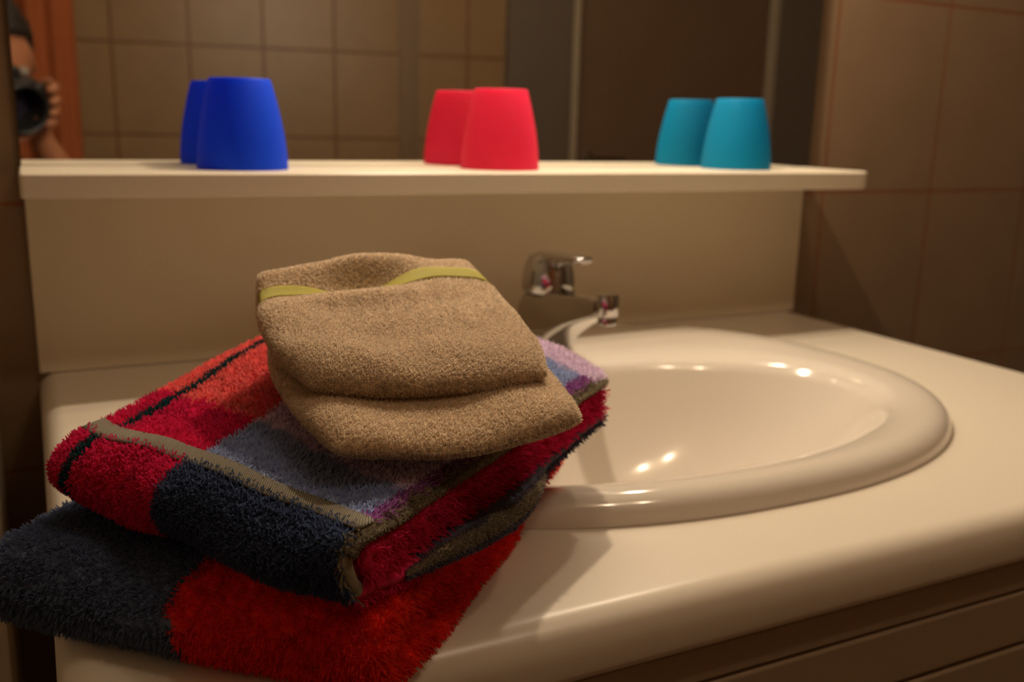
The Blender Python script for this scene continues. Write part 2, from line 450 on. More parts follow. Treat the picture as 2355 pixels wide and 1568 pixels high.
MB().rings(ac, cap0=False, cap1=False).build('aerator', M['chrome'], root=tap, sharp=50)
hub = []
for t, (r, z) in enumerate([(0.0240, 0.0765), (0.0258, 0.078), (0.0264, 0.082), (0.0260, 0.090), (0.0250, 0.098), (0.0232, 0.1055), (0.0195, 0.1115), (0.0115, 0.1155), (0.0, 0.1165)]):
    hub.append([(TX + r*math.cos(2*PI*k/40), -(0.144 + 0.02*(z-0.076)) + 1.02*r*math.sin(2*PI*k/40), HC + z - 0.002) for k in range(40)])
lever = MB().rings(hub, cap1=False)
lr = []
for s, z, w, h in ((0.128, 0.1060, 0.0150, 0.005), (0.150, 0.1085, 0.0150, 0.0062), (0.170, 0.1105, 0.0125, 0.0056), (0.190, 0.1125, 0.0105, 0.0046), (0.206, 0.1140, 0.0098, 0.0040), (0.2125, 0.1145, 0.0088, 0.0030), (0.2145, 0.1147, 0.0070, 0.0012)):
    r = []
    for k in range(24):
        th = 2*PI*k/24; p = 3.0
        a = math.copysign(abs(math.cos(th))**(2/p), math.cos(th)); b = math.copysign(abs(math.sin(th))**(2/p), math.sin(th))
        r.append((TX + w*a, -s, HC + z + h*b))
    lr.append(r)
lever.rings(lr)
lever.build('lever_handle', M['chrome'], root=tap, sharp=60)
MB().rings(shift(lathe([(0.0, 0.0725), (0.0225, 0.0725), (0.0225, 0.0768), (0.0, 0.0768)], 40), (TX, -0.144, HC)), cap0=False, cap1=False).build('collar', M['dark'], root=tap)

# ------------------------------------------------------------------ cups
def cup(name, x, y, mat, label):
    r, h, t = 0.0405, 0.0795, 0.0016
    out = [(1.0, 0.0), (1.0, 0.03), (0.992, 0.12), (0.968, 0.25), (0.935, 0.38), (0.890, 0.52), (0.838, 0.65), (0.780, 0.78), (0.718, 0.90), (0.675, 0.975), (0.664, 0.992), (0.650, 1.0), (0.3, 1.0), (0.0, 1.0)]
    prof = [(r*a - t, 0.0004)] + [(r*a, h*b + 0.0004) for a, b in out]
    prof += [(max(0, r*a - t), h*b - t) for a, b in reversed(out[1:])]
    o = MB().rings(lathe(prof, 72), cap0=False, cap1=False)
    o.f += [(j, (j+1) % 72, (len(prof)-1)*72 + (j+1) % 72, (len(prof)-1)*72 + j) for j in range(72)]
    ob = o.build(name, mat, sharp=60)
    ob.location = (x, y, HC + 0.190)
    return tag(ob, label, 'cup', 'plastic cups upside down on the shelf')
cup('plastic_cup', 0.1756, -0.060, M['blue'], 'blue plastic cup upside down on the left of the shelf')
cup('plastic_cup', 0.4365, -0.060, M['pink'], 'pinkish red plastic cup upside down on the middle of the shelf')
cup('plastic_cup', 0.7480, -0.055, M['teal'], 'turquoise plastic cup upside down on the right of the shelf')

# ------------------------------------------------------------------ towels
def quad(F, Lc, Rc, K):
    """bilinear map: a runs F->L, b runs F->R; corners are (x, y, zbottom, ztop)"""
    F, Lc, Rc, K = Vector(F), Vector(Lc), Vector(Rc), Vector(K)
    def f(a, b):
        return F*(1-a)*(1-b) + Lc*a*(1-b) + Rc*(1-a)*b + K*a*b
    return f

def fold_path(W, zl, zu, n_top=34, n_arc=18, bulge=1.0):
    """U shaped centre line in (b metres, local z): from the back of the top sheet round the fold to the back of the bottom sheet"""
    r = (zu - zl)/2; cz = (zu + zl)/2; rx = r*bulge
    pts = [(W - (W-rx)*k/n_top, zu) for k in range(n_top)]
    pts += [(rx - rx*math.sin(PI*k/n_arc), cz + r*math.cos(PI*k/n_arc)) for k in range(n_arc)]
    pts += [(rx + (W-rx)*k/n_top, zl) for k in range(n_top + 1)]
    return pts

def folded_sheet(name, Q, LA, LB, H, t, zl, zu, a0, a1, mat, root, b1=1.0, bulge=1.0, deform=None, na=56, wob=0.0, seed=0):
    """thick sheet folded once, swept along a; returns object with UV (a, path) and vertex groups"""
    path = fold_path(LB*b1, zl, zu, bulge=bulge)
    n = len(path)
    nrm = []
    for i in range(n):
        p0 = path[max(0, i-1)]; p1 = path[min(n-1, i+1)]
        d = Vector((p1[0]-p0[0], p1[1]-p0[1])).normalized()
        nrm.append(Vector((d.y, -d.x)))           # pointing outwards of the fold
    loop = [(i, +1.0) for i in range(n)] + [(n-1, 0.0)] + [(i, -1.0) for i in reversed(range(n))] + [(0, 0.0)]
    ext = [0]*len(loop)
    ext[n] = 1; ext[-1] = 1
    s = [0.0]
    for i in range(1, n): s.append(s[-1] + math.hypot(path[i][0]-path[i-1][0], path[i][1]-path[i-1][1]))
    tot = s[-1]
    aa = []
    e = 0.5*t/LA
    for k in range(7): aa.append((a0 + e*(1-math.cos(PI/2*k/6)), math.sin(PI/2*k/6)))
    for k in range(1, na): aa.append((a0 + e + (a1-a0-2*e)*k/na, 1.0))
    for k in range(7): aa.append((a1 - e*(1-math.sin(PI/2*k/6)), math.cos(PI/2*k/6)))
    verts, uvs = [], []
    for a, sc in aa:
        for li, (i, sg) in enumerate(loop):
            px, pz = path[i]; o = nrm[i]*(sg*t/2*max(sc, 0.02))
            bx, bz = px + o.x + (0.3*t*sc if ext[li] else 0), pz + o.y
            A, B = a, bx/LB
            q = Q(A, B)
            zz = q.z + (q.w - q.z)*(bz/H)
            P = Vector((q.x, q.y, zz))
            if deform: P = deform(P, a, B, bz/H, i/(n-1), seed)
            if wob:
                nv = noise.noise_vector(Vector((P.x*22, P.y*22, P.z*22 + seed*3.1)))
                P += Vector((nv.x, nv.y, nv.z*0.8))*wob
            P.z += HC
            verts.append(P); uvs.append(((a, 1 - s[i]/tot)))
    m = len(loop); faces = []
    for k in range(len(aa)-1):
        for j in range(m):
            jj = (j+1) % m
            faces.append((k*m+j, k*m+jj, (k+1)*m+jj, (k+1)*m+j))
    faces.append(tuple(range(m))[::-1]); faces.append(tuple((len(aa)-1)*m + j for j in range(m)))
    o = mesh_obj(name, verts, faces, mat, None, uvs={'UVMap': uvs})
    if root is not None: local_parent(o, root)
    meta = dict(aa=aa, loop=loop, n=n, m=m, s=s, tot=tot)
    return o, meta

def pile(o, weight, count, length, root_r, tip_r, lay=(0, 0, 0), rnd=0.5, tang=0.0, seed=1, steps=3, brown=0.0, up=0.45):
    """terry tufts grown from the cloth itself"""
    vg = o.vertex_groups.new(name='pile')
    for v in o.data.vertices:
        w = weight(v)
        if w > 0: vg.add([v.index], w, 'REPLACE')
    md = o.modifiers.new('pile', 'PARTICLE_SYSTEM')
    ps = o.particle_systems[-1]; ps.seed = seed
    ps.vertex_group_density = 'pile'
    st = ps.settings
    st.type = 'HAIR'; st.use_advanced_hair = True
    st.count = count; st.hair_step = steps; st.display_step = 2; st.render_step = 2
    st.emit_from = 'FACE'; st.distribution = 'RAND'; st.use_even_distribution = True; st.use_modifier_stack = False
    st.hair_length = length
    st.normal_factor = length/4*up
    st.factor_random = length/4*rnd
    st.tangent_factor = length/4*tang
    st.object_align_factor = tuple(length/4*c for c in lay)
    st.brownian_factor = brown
    st.root_radius = 1.0; st.tip_radius = tip_r/root_r; st.radius_scale = root_r; st.shape = 0.0
    st.use_close_tip = True
    o.data.materials.append(PILE[o.data.materials[0].name]); st.material = 2
    return ps

# --- lower bath towel, navy and red -----------------------------------
LZ = 0.0475
QA = quad((0.113, -0.633, 0.0015, 0.0475), (-0.034, -0.490, 0.0015, 0.0365), (0.298, -0.447, 0.0015, 0.0500), (0.140, -0.310, 0.0015, 0.0450))
def dA(P, a, b, z, s, seed):
    # soft rounding, sagging rim side, ripple along the edges
    P = P.copy()
    P.z += 0.004*noise.noise(Vector((a*4.0, b*4.0, 1.7)))*z
    k = 0.006*noise.noise(Vector((a*6, z*2.0, 5.0)))
    # the far part rides up over the raised rim of the basin
    e = (abs(P.x-BC[0])/(BA+0.004))**2.25 + (abs(P.y-BC[1])/(BB+0.004))**2.25
    h = min(1, max(0, (1.10-e)/0.12)); h = h*h*(3-2*h)
    P.z = max(P.z, 0.0) + 0.0195*h*max(0, 1-z*1.15)
    P.x += k*0.7; P.y -= k*0.7
    return P
ta = empty('bath_towel', (0.13, -0.47, HC), 'thick folded bath towel, half navy and half bright red, at the bottom of the pile', 'towel', 'folded towels on the counter')
LAA, LBA = 0.206, 0.259
oA, mA = folded_sheet('outer_layer', QA, LAA, LBA, LZ, 0.013, 0.0065, LZ-0.0065, 0.0, 1.0, M['lower'], ta, bulge=0.9, deform=dA, wob=0.003, seed=1)
iA, miA = folded_sheet('inner_layer', QA, LAA, LBA, LZ, 0.0105, 0.0175, LZ-0.0175, 0.015, 0.985, M['lower'], ta, bulge=0.9, deform=dA, wob=0.003, seed=2)
cA, mcA = folded_sheet('inner_layer', quad((0.123, -0.624, 0.0015, 0.0475), (-0.024, -0.482, 0.0015, 0.0365), (0.298, -0.447, 0.0015, 0.0500), (0.140, -0.310, 0.0015, 0.0450)), LAA, LBA, LZ, 0.008, 0.0215, LZ-0.0215, 0.02, 0.98, M['lower'], ta, bulge=0.9, deform=dA, wob=0.003, seed=3)

def wA(v):
    m = mA['m']; k = v.index // m; j = v.index % m; n = mA['n']
    if k <= 8 or k >= len(mA['aa'])-8: return 1.0
    if j > n: return 0.0
    i = j
    if i > n*0.80: return 0.0
    return 1.0
pile(oA, wA, 150000, 0.0039, 0.00068, 0.00056, lay=(0.15, -0.20, -0.20), rnd=1.0, up=0.26, seed=3)
def wI(meta, lim):
    def f(v):
        k = v.index // meta['m']
        return 1.0 if meta['aa'][k][0] < lim else 0.0
    return f
pile(iA, wI(miA, 0.16), 24000, 0.0042, 0.00062, 0.00046, lay=(0.1, -0.15, -0.1), rnd=1.0, seed=4)
pile(cA, wI(mcA, 0.16), 20000, 0.0042, 0.00062, 0.00046, lay=(0.1, -0.15, -0.1), rnd=1.0, seed=5)

# --- upper bath towel, plaid ------------------------------------------
UZ = 0.036
QB = quad((0.096, -0.641, 0.0510, 0.0815), (0.002, -0.466, 0.0500, 0.0825), (0.304, -0.488, 0.0570, 0.0885), (0.280, -0.250, 0.052, 0.0960))
def dB(P, a, b, z, s, seed):
    P = P.copy()
    P.z += 0.0035*noise.noise(Vector((a*3.0, b*3.0, 9.2)))*z
    P.z += 0.024*z*math.exp(-((a-0.78)/0.30)**2)*min(1, max(0, (b-0.12)/0.3))
    # fold face bellies out and sags in the middle of the long side
    belly = max(0.0, 1 - abs(b)/0.16)
    P.z -= 0.001*belly*(1-z)*math.sin(PI*min(1, max(0, a)))
    k = 0.006*noise.noise(Vector((a*5, z*1.5, 2.0)))*belly
    P.x -= k*0.9; P.y -= k*0.45
    if s > 0.62 and seed == 5:                                   # bottom sheet droops and splays at the open end
        e = max(0.0, 1 - a/0.22)
        g = e*math.exp(-((b-0.42)/0.26)**2)
        P.x += 0.009*g; P.y -= 0.011*g; P.z -= 0.004*g
    return P
tb = empty('bath_towel', (0.16, -0.48, HC+0.05), 'folded plaid bath towel in crimson, coral, lavender and blue, under the brown wash mitts', 'towel', 'folded towels on the counter')
LAB, LBB = 0.197, 0.254
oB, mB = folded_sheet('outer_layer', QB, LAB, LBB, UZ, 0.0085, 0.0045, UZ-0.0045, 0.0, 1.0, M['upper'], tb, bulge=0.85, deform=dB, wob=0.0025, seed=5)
QBi = quad((0.104, -0.633, 0.0500, 0.0810), (0.008, -0.460, 0.0490, 0.0820), (0.302, -0.488, 0.0570, 0.0880), (0.280, -0.250, 0.052, 0.0950))
iB, miB = folded_sheet('inner_layer', QBi, LAB, LBB, UZ, 0.0085, 0.0130, UZ-0.0125, -0.02, 0.985, M['redterry'], tb, bulge=0.8, deform=dB, wob=0.003, seed=6)
BAND0, BAND1 = 0.536, 0.559
def wB(v):
    m = mB['m']; k = v.index // m; j = v.index % m; n = mB['n']
    if j > n: return 0.0
    sv = 1 - mB['s'][min(j, n-1)]/mB['tot']
    if BAND0 <= sv <= BAND1: return 0.0
    if k < 4: return 0.0
    if sv < 0.46 and mB['aa'][k][0] > 0.10: return 0.0
    return 1.0
pile(oB, wB, 175000, 0.0033, 0.00064, 0.00054, lay=(0.25, -0.25, -0.05), rnd=1.0, up=0.24, seed=8)
pile(iB, wI(miB, 0.20), 34000, 0.0040, 0.00062, 0.00046, lay=(0.1, -0.15, -0.05), rnd=1.0, seed=9)

def strip_on(name, o, meta, js, ks, lift, mat, root, uscale=1.0):
    """thin band lying on a sheet: rows js of the cross section, slices ks"""
    m = meta['m']; me = o.data
    vs, uv = [], []
    for k in ks:
        for q, j in enumerate(js):
            v = me.vertices[k*m + j]
            vs.append(v.co + v.normal*lift); uv.append((meta['aa'][k][0], q/(len(js)-1)))
    w = len(js); f = []
    for a in range(len(ks)-1):
        for b in range(w-1): f.append((a*w+b, a*w+b+1, (a+1)*w+b+1, (a+1)*w+b))
    ob = mesh_obj(name, vs, f, mat, None, uvs={'UVMap': uv}, flip_check=False)
    sd = ob.modifiers.new('thick', 'SOLIDIFY'); sd.thickness = 0.0010; sd.offset = 0
    local_parent(ob, root)
    return ob
nB = mB['n']
rows = [j for j in range(nB) if BAND0 - 0.003 <= 1 - mB['s'][j]/mB['tot'] <= BAND1 + 0.003]
strip_on('woven_border', oB, mB, rows, list(range(3, len(mB['aa'])-3)), 0.0013, M['weave'], tb)

def edge_roll(name, o, meta, j0, j1, rad, mat, root, out=0.0, seed=0, flat=1.0, taper=False):
    """thick overlocked edge running along the open end of a sheet"""
    m = meta['m']; me = o.data; ctr = []
    for j in range(j0, j1):
        p = me.vertices[0*m + j].co.copy(); q = me.vertices[(len(meta['aa'])//6)*m + j].co
        d = (p - q).normalized()
        ctr.append(p + d*out)
    rings, uv = [], []
    for i, c in enumerate(ctr):
        tdir = (ctr[min(i+1, len(ctr)-1)] - ctr[max(i-1, 0)]).normalized()
        a1 = tdir.orthogonal().normalized()
        up = Vector((0, 0, 1)); sd = tdir.cross(up).normalized() if abs(tdir.z) < 0.95 else tdir.cross(Vector((0.6, 0.8, 0))).normalized()
        up2 = sd.cross(tdir).normalized()
        r = []
        for k in range(12):
            th = 2*PI*k/12
            w = rad*(max(0.12, math.sin(PI*i/(len(ctr)-1)))**0.6 if taper else 1.0)*(1 + 0.25*noise.noise(c*160 + Vector((k, seed, 0))))
            r.append(c + sd*(w*1.5*math.cos(th)) + up2*(w*flat*math.sin(th))); uv.append((k/12, i/len(ctr)))
        rings.append(r)
    mb = MB().rings(rings)
    ob = mesh_obj(name, mb.v, mb.f, mat, None, uvs={'UVMap': uv})
    local_parent(ob, root)
    return ob
jt = int(nB*0.36)
selv = edge_roll('selvage', oB, mB, 0, int(nB*0.47), 0.0014, M['olive'], tb, out=0.0005, seed=1)
selv['label'] = 'olive grey overlocked edge'
pile(selv, lambda v: 1.0, 14000, 0.0011, 0.00045, 0.0003, rnd=0.9, seed=11)
selv2 = edge_roll('selvage', oB, mB, int(nB*0.64), int(nB*0.84), 0.0024, M['flap'], tb, out=0.0005, seed=2, flat=2.2, taper=True)
selv2['label'] = 'dark navy and olive lower edge'
pile(selv2, lambda v: 1.0, 12000, 0.0016, 0.0004, 0.00025, rnd=0.9, seed=12)

# --- wash mitts ---------------------------------------------------------
def mitt(name, corners, t, und, mat, label, N1=84, N2=60, seed=0, k=0.26, tape=None, root_loc=None):
    F, Lc, Rc, K = [Vector(c) for c in corners]
    ce = (F + Lc + Rc + K)/4; F, Lc, Rc, K = [ce + (c - ce)/math.sqrt(1-k) for c in (F, Lc, Rc, K)]   # (x, y, zmid): u runs F->L (length), v runs F->R (width)
    root = empty(name, root_loc, label, 'wash mitt', 'brown wash mitts on the towels')
    def mid(U, V):
        u2 = U*math.sqrt(max(0, 1 - k*V*V)); v2 = V*math.sqrt(max(0, 1 - k*U*U))
        a, b = (u2+1)/2, (v2+1)/2
        return F*(1-a)*(1-b) + Lc*a*(1-b) + Rc*(1-a)*b + K*a*b
    def prof(U, V):
        return math.sqrt(max(0, 1-abs(U)**7))*math.sqrt(max(0, 1-abs(V)**7))
    def surf(U, V, sg):
        P = mid(U, V); h = prof(U, V)
        w = und(U, V)
        P = P + Vector((0, 0, w*(1.0 if sg > 0 else 0.4) + sg*t/2*h*(1.0 if sg > 0 else 0.8)))
        nv = noise.noise_vector(Vector((P.x*30, P.y*30, seed*2.3)))
        return P + Vector((nv.x, nv.y, nv.z*0.9))*0.0018*(0.4+0.6*h) + Vector((0, 0, HC))
    us = [-math.cos(PI*i/N1) for i in range(N1+1)]; vs = [-math.cos(PI*i/N2) for i in range(N2+1)]
    us = [0.45*x + 0.55*(2*i/N1-1) for i, x in enumerate(us)]; vs = [0.45*x + 0.55*(2*i/N2-1) for i, x in enumerate(vs)]
    verts, uvs, faces = [], [], []
    for sg in (1, -1):
        b = len(verts)
        for U in us:
            for V in vs:
                verts.append(surf(U, V, sg)); uvs.append(((U+1)/2, (V+1)/2))
        for i in range(N1):
            for j in range(N2):
                q = (b+i*(N2+1)+j, b+i*(N2+1)+j+1, b+(i+1)*(N2+1)+j+1, b+(i+1)*(N2+1)+j)
                faces.append(q if sg < 0 else q[::-1])
    W = N2+1; off = (N1+1)*W
    rim = [i*W for i in range(N1+1)] + [N1*W + j for j in range(1, N2+1)] + [i*W + N2 for i in range(N1-1, -1, -1)] + [j for j in range(N2-1, 0, -1)]
    for q in range(len(rim)):
        a, b = rim[q], rim[(q+1) % len(rim)]
        faces.append((a, b, off+b, off+a))
    o = mesh_obj('mitt_body', verts, faces, mat, None, uvs={'UVMap': uvs})
    local_parent(o, root)
    nt = (N1+1)*W
    def w(v):
        i = v.index
        if i >= nt:
            ii = (i-nt)//W; jj = (i-nt) % W
            return 1.0 if (ii < 10 or jj < 8 or jj > N2-8) else 0.0
        U, V = us[i//W], vs[i % W]
        if tape and tape[0](V) - 0.01 <= U <= tape[1](V) + 0.01: return 0.0
        return 1.0
    pile(o, w, 190000 if tape else 160000, 0.0015, 0.00031, 0.00026, lay=(0.10, -0.1, 0.0), rnd=0.9, up=0.42, seed=20+seed)
    if tape:
        tv, tu, tf = [], [], []
        nn = 70; mm = 6
        for i in range(nn+1):
            V = -0.992 + 1.984*i/nn
            for j in range(mm+1):
                U = tape[0](V) + (tape[1](V)-tape[0](V))*j/mm
                tv.append(surf(U, V, 1) + Vector((0, 0, 0.0010))); tu.append((i/nn, j/mm))
        for i in range(nn):
            for j in range(mm):
                a = i*(mm+1)+j; tf.append((a, a+1, a+mm+2, a+mm+1))
        tp = mesh_obj('woven_tape', tv, tf, M['ribbon'], None, uvs={'UVMap': tu}, flip_check=False)
        sd = tp.modifiers.new('thick', 'SOLIDIFY'); sd.thickness = 0.0008; sd.offset = 0
        local_parent(tp, root)
    return root, o

undC = lambda U, V: 0.0022*math.sin(3.1*V + 1.2*U) + 0.002*noise.noise(Vector((U*2, V*2, 3)))
mitt('wash_mitt', [(0.108, -0.590, 0.0985), (0.1095, -0.455, 0.1190), (0.2185, -0.603, 0.1020), (0.232, -0.450, 0.1180)], 0.017, undC, M['brown'],
     'brown terry wash mitt lying directly on the plaid towel, beneath the other mitt', seed=1, root_loc=(0.17, -0.50, HC+0.09))
def undD(U, V):
    m = math.exp(-((V+0.18)/0.45)**2)
    ridge = 0.0032*math.exp(-((U-0.34)/0.14)**2)*m
    dip = -0.0115*math.exp(-((U-0.64)/0.19)**2)*m
    lift = 0.0085*max(0, (U-0.10)/0.90)**1.5 + 0.0030*math.exp(-((U-0.95)/0.12)**2)*(1 + 0.4*math.cos(5*V))
    return ridge + dip + lift + 0.0012*math.sin(2.6*V - 0.8 + 2.2*U)*(1-0.5*abs(U)) + 0.0022*noise.noise(Vector((U*2.2, V*2.2, 7)))
mitt('wash_mitt', [(0.109, -0.551, 0.1170), (0.1065, -0.450, 0.1420), (0.2155, -0.576, 0.1190), (0.227, -0.450, 0.1440)], 0.0165, undD, M['brown'],
     'brown terry wash mitt with yellow green tape at its opening, topmost on the pile', seed=2, tape=(lambda V: 0.54 - 0.10*math.exp(-((V+0.18)/0.45)**2), lambda V: 0.73 - 0.10*math.exp(-((V+0.18)/0.45)**2)), root_loc=(0.17, -0.49, HC+0.115))

# ------------------------------------------------------------------ pale cabinet whose edge shows at the far left
pb = empty('low_cabinet', (-0.20, -0.14, 0.0), 'pale low cabinet left of the vanity, only its edge showing', 'cabinet')
MB().box((-0.36, -0.12, 0.02), (-0.0435, -0.004, HC-0.018)).build('carcass', M['board'], root=pb, bevel=0.003)
MB().box((-0.358, -0.138, 0.03), (-0.0455, -0.1205, HC-0.022)).build('cabinet_door', M['board'], root=pb, bevel=0.002)
MB().box((-0.35, -0.11, 0.0), (-0.07, -0.01, 0.02)).build('plinth', M['dark'], root=pb)

# ------------------------------------------------------------------ photographer seen in the mirror
CAM = Vector((0.0, -0.9676, HC + 0.236))
AR = Vector((0.8958013, -0.4438653, 0.0228814)); AU = Vector((0.0782910, 0.2082638, 0.9749342)); AF = Vector((0.4375049, 0.8715559, -0.2213136))
def cf(r_, u_, f_): return CAM + AR*r_ + AU*u_ + AF*f_
M['black'] = mat_basic('black camera plastic', (0.012, 0.012, 0.013, 1), 0.45)
M['skin'] = mat_basic('skin', (0.42, 0.17, 0.085, 1), 0.5, var=0.06, vscale=30)
M['hair'] = mat_basic('dark hair', (0.016, 0.010, 0.007, 1), 0.6, bump=0.6, bscale=120)
M['shirt'] = mat_basic('dark shirt', (0.030, 0.016, 0.012, 1), 0.9, bump=0.3, bscale=300)
M['trousers'] = mat_basic('dark trousers', (0.020, 0.020, 0.026, 1), 0.9)
M['rust'] = mat_basic('rust cloth', (0.42, 0.115, 0.035, 1), 0.9, bump=0.4, bscale=250, var=0.1)
M['eye'] = mat_basic('eye white', (0.30, 0.27, 0.24, 1), 0.4)

photo = empty('camera', cf(0, 0, -0.11), 'black camera with a wide round lens held by the photographer, seen in the mirror', 'camera')
def cam_rings(prof, n=48, ro=0.010, uo=0.0):
    return [[tuple(cf(ro + 1.14*q*math.cos(2*PI*k/n), uo + 1.14*q*math.sin(2*PI*k/n), f_)) for k in range(n)] for q, f_ in prof]
lens = MB().rings(cam_rings([(0.0, -0.062), (0.026, -0.060), (0.029, -0.040), (0.033, -0.016), (0.037, -0.014), (0.0395, -0.016), (0.0395, -0.034), (0.0375, -0.036),
                             (0.0375, -0.055), (0.0390, -0.057), (0.0390, -0.072), (0.036, -0.075), (0.034, -0.088)]), cap0=False, cap1=True)
lens.build('lens', M['black'], root=photo, sharp=40)
gl = MB().rings(cam_rings([(0.0, -0.0535), (0.012, -0.0545), (0.022, -0.057), (0.0275, -0.060)]), cap0=False, cap1=False)
gl.build('lens_glass', mat_basic('coated glass', (0.02, 0.015, 0.03, 1), 0.05, spec=0.6), root=photo)
def cbox(r0, r1, u0, u1, f0, f1):
    v = [tuple(cf(r_, u_, f_)) for f_ in (f0, f1) for (r_, u_) in ((r0, u0), (r1, u0), (r1, u1), (r0, u1))]
    return v, [(0, 3, 2, 1), (4, 5, 6, 7), (0, 1, 5, 4), (1, 2, 6, 5), (2, 3, 7, 6), (3, 0, 4, 7)]
MB().add(*cbox(-0.056, 0.074, -0.046, 0.038, -0.138, -0.089)).build('camera_body', M['black'], root=photo, bevel=0.008)
MB().add(*cbox(0.052, 0.076, -0.045, 0.034, -0.090, -0.068)).build('grip', M['black'], root=photo, bevel=0.008)
MB().add(*cbox(-0.016, 0.036, 0.036, 0.062, -0.140, -0.080)).build('viewfinder_hump', M['black'], root=photo, bevel=0.008)

def skin_mesh(name, nodes, edges, mat, root, levels=2, root_ix=0):
    me = bpy.data.meshes.new(name)
    me.from_pydata([tuple(n[0]) for n in nodes], edges, [])
    o = bpy.data.objects.new(name, me); link(o)
    md = o.modifiers.new('skin', 'SKIN'); md.use_smooth_shade = True; md.branch_smoothing = 0.3
    if not me.skin_vertices:
        me.skin_vertices.new(name='')
    sv = me.skin_vertices[0].data
    for i, n in enumerate(nodes):
        rr = n[1] if isinstance(n[1], tuple) else (n[1], n[1])
        sv[i].radius = rr; sv[i].use_root = (i == root_ix)
    sb = o.modifiers.new('sub', 'SUBSURF'); sb.levels = levels; sb.render_levels = levels
    me.materials.append(mat)
    if root is not None: local_parent(o, root)
    return o

person = empty('person', (-0.20, -1.40, 0.0), 'kneeling person in dark clothes holding up a black camera, seen in the mirror', 'person')
V3 = Vector
pel, ch, nk = V3((-0.20, -1.43, 0.50)), V3((-0.19, -1.36, 0.86)), V3((-0.120, -1.290, 1.035))
hd = V3((-0.050, -1.228, 1.165))
nodes = [(pel, (0.15, 0.11)), (V3((-0.20, -1.42, 0.66)), (0.135, 0.10)), (ch, (0.155, 0.105)), (V3((-0.170, -1.31, 0.97)), (0.10, 0.075)), (nk, 0.052),
         (V3((-0.085, -1.255, 1.09)), 0.058), (hd, (0.072, 0.082)), (V3((-0.060, -1.245, 1.235)), (0.070, 0.080)), (V3((-0.064, -1.250, 1.272)), (0.045, 0.05))]
edges = [(i, i+1) for i in range(8)]
def chain(start, pts):
    prev = start
    for p, q in pts:
        nodes.append((V3(p), q)); edges.append((prev, len(nodes)-1)); prev = len(nodes)-1
    return prev
# right arm and hand wrapped round the grip
w_r = chain(3, [((-0.04, -1.335, 0.945), 0.062), ((0.045, -1.325, 0.86), 0.046), ((0.085, -1.27, 0.790), 0.040), ((0.095, -1.20, 0.90), 0.033),
                (cf(0.094, -0.075, -0.135), 0.024), (cf(0.091, -0.040, -0.128), 0.024), (cf(0.091, -0.005, -0.122), 0.022)])
for u_, sp in ((0.030, 0.0), (0.008, 0.003), (-0.013, 0.002), (-0.032, -0.002)):
    base = chain(w_r if u_ > -0.005 else w_r-1, [(cf(0.096, u_, -0.102), 0.0105)])
    chain(base, [(cf(0.094 + sp, u_ - 0.001, -0.074), 0.0098), (cf(0.082 + sp, u_ - 0.002, -0.055), 0.0092), (cf(0.066 + sp*2, u_ - 0.003, -0.056), 0.0085)])
chain(w_r, [(cf(0.082, 0.004, -0.148), 0.012), (cf(0.062, 0.012, -0.151), 0.0105), (cf(0.046, 0.016, -0.150), 0.009)])
# left arm, hand cupped under the lens
w_l = chain(3, [((-0.31, -1.30, 0.945), 0.062), ((-0.345, -1.22, 0.85), 0.046), ((-0.335, -1.12, 0.78), 0.040), ((-0.23, -1.09, 0.88), 0.033),
                (cf(-0.075, -0.092, -0.095), 0.024), (cf(-0.045, -0.070, -0.070), 0.023), (cf(-0.020, -0.062, -0.060), 0.021)])
for f_, l_ in ((-0.036, 0.0), (-0.054, 0.004), (-0.072, 0.004), (-0.088, 0.0)):
    base = chain(w_l, [(cf(0.002, -0.058, f_), 0.0102)])
    chain(base, [(cf(0.024 + l_, -0.050, f_), 0.0095), (cf(0.040 + l_, -0.034, f_), 0.009), (cf(0.047 + l_, -0.016, f_), 0.0082)])
chain(w_l-1, [(cf(-0.050, -0.044, -0.058), 0.012), (cf(-0.050, -0.020, -0.055), 0.0105), (cf(-0.0485, 0.000, -0.055), 0.009)])
# kneeling legs
for sx in (-1, 1):
    chain(0, [((-0.20 + sx*0.10, -1.38, 0.44), 0.092), ((-0.20 + sx*0.12, -1.30, 0.25), 0.078), ((-0.20 + sx*0.13, -1.26, 0.075), 0.060),
              ((-0.20 + sx*0.13, -1.42, 0.060), 0.056), ((-0.20 + sx*0.12, -1.60, 0.048), 0.040), ((-0.20 + sx*0.12, -1.70, 0.042), 0.036), ((-0.20 + sx*0.12, -1.80, 0.030), 0.028)])
# nose and ears
nd = (AF*1.0 + V3((0, 0, 0.0))).normalized()
chain(6, [(hd + nd*0.078 + V3((0, 0, -0.006)), 0.020), (hd + nd*0.100 + V3((0, 0, -0.018)), 0.012)])
for sg in (-1, 1):
    chain(6, [(hd + AR*(sg*0.074) - nd*0.005, 0.020), (hd + AR*(sg*0.084) - nd*0.014 + V3((0, 0, 0.012)), 0.012)])
body = skin_mesh('body', nodes, edges, M['skin'], person)
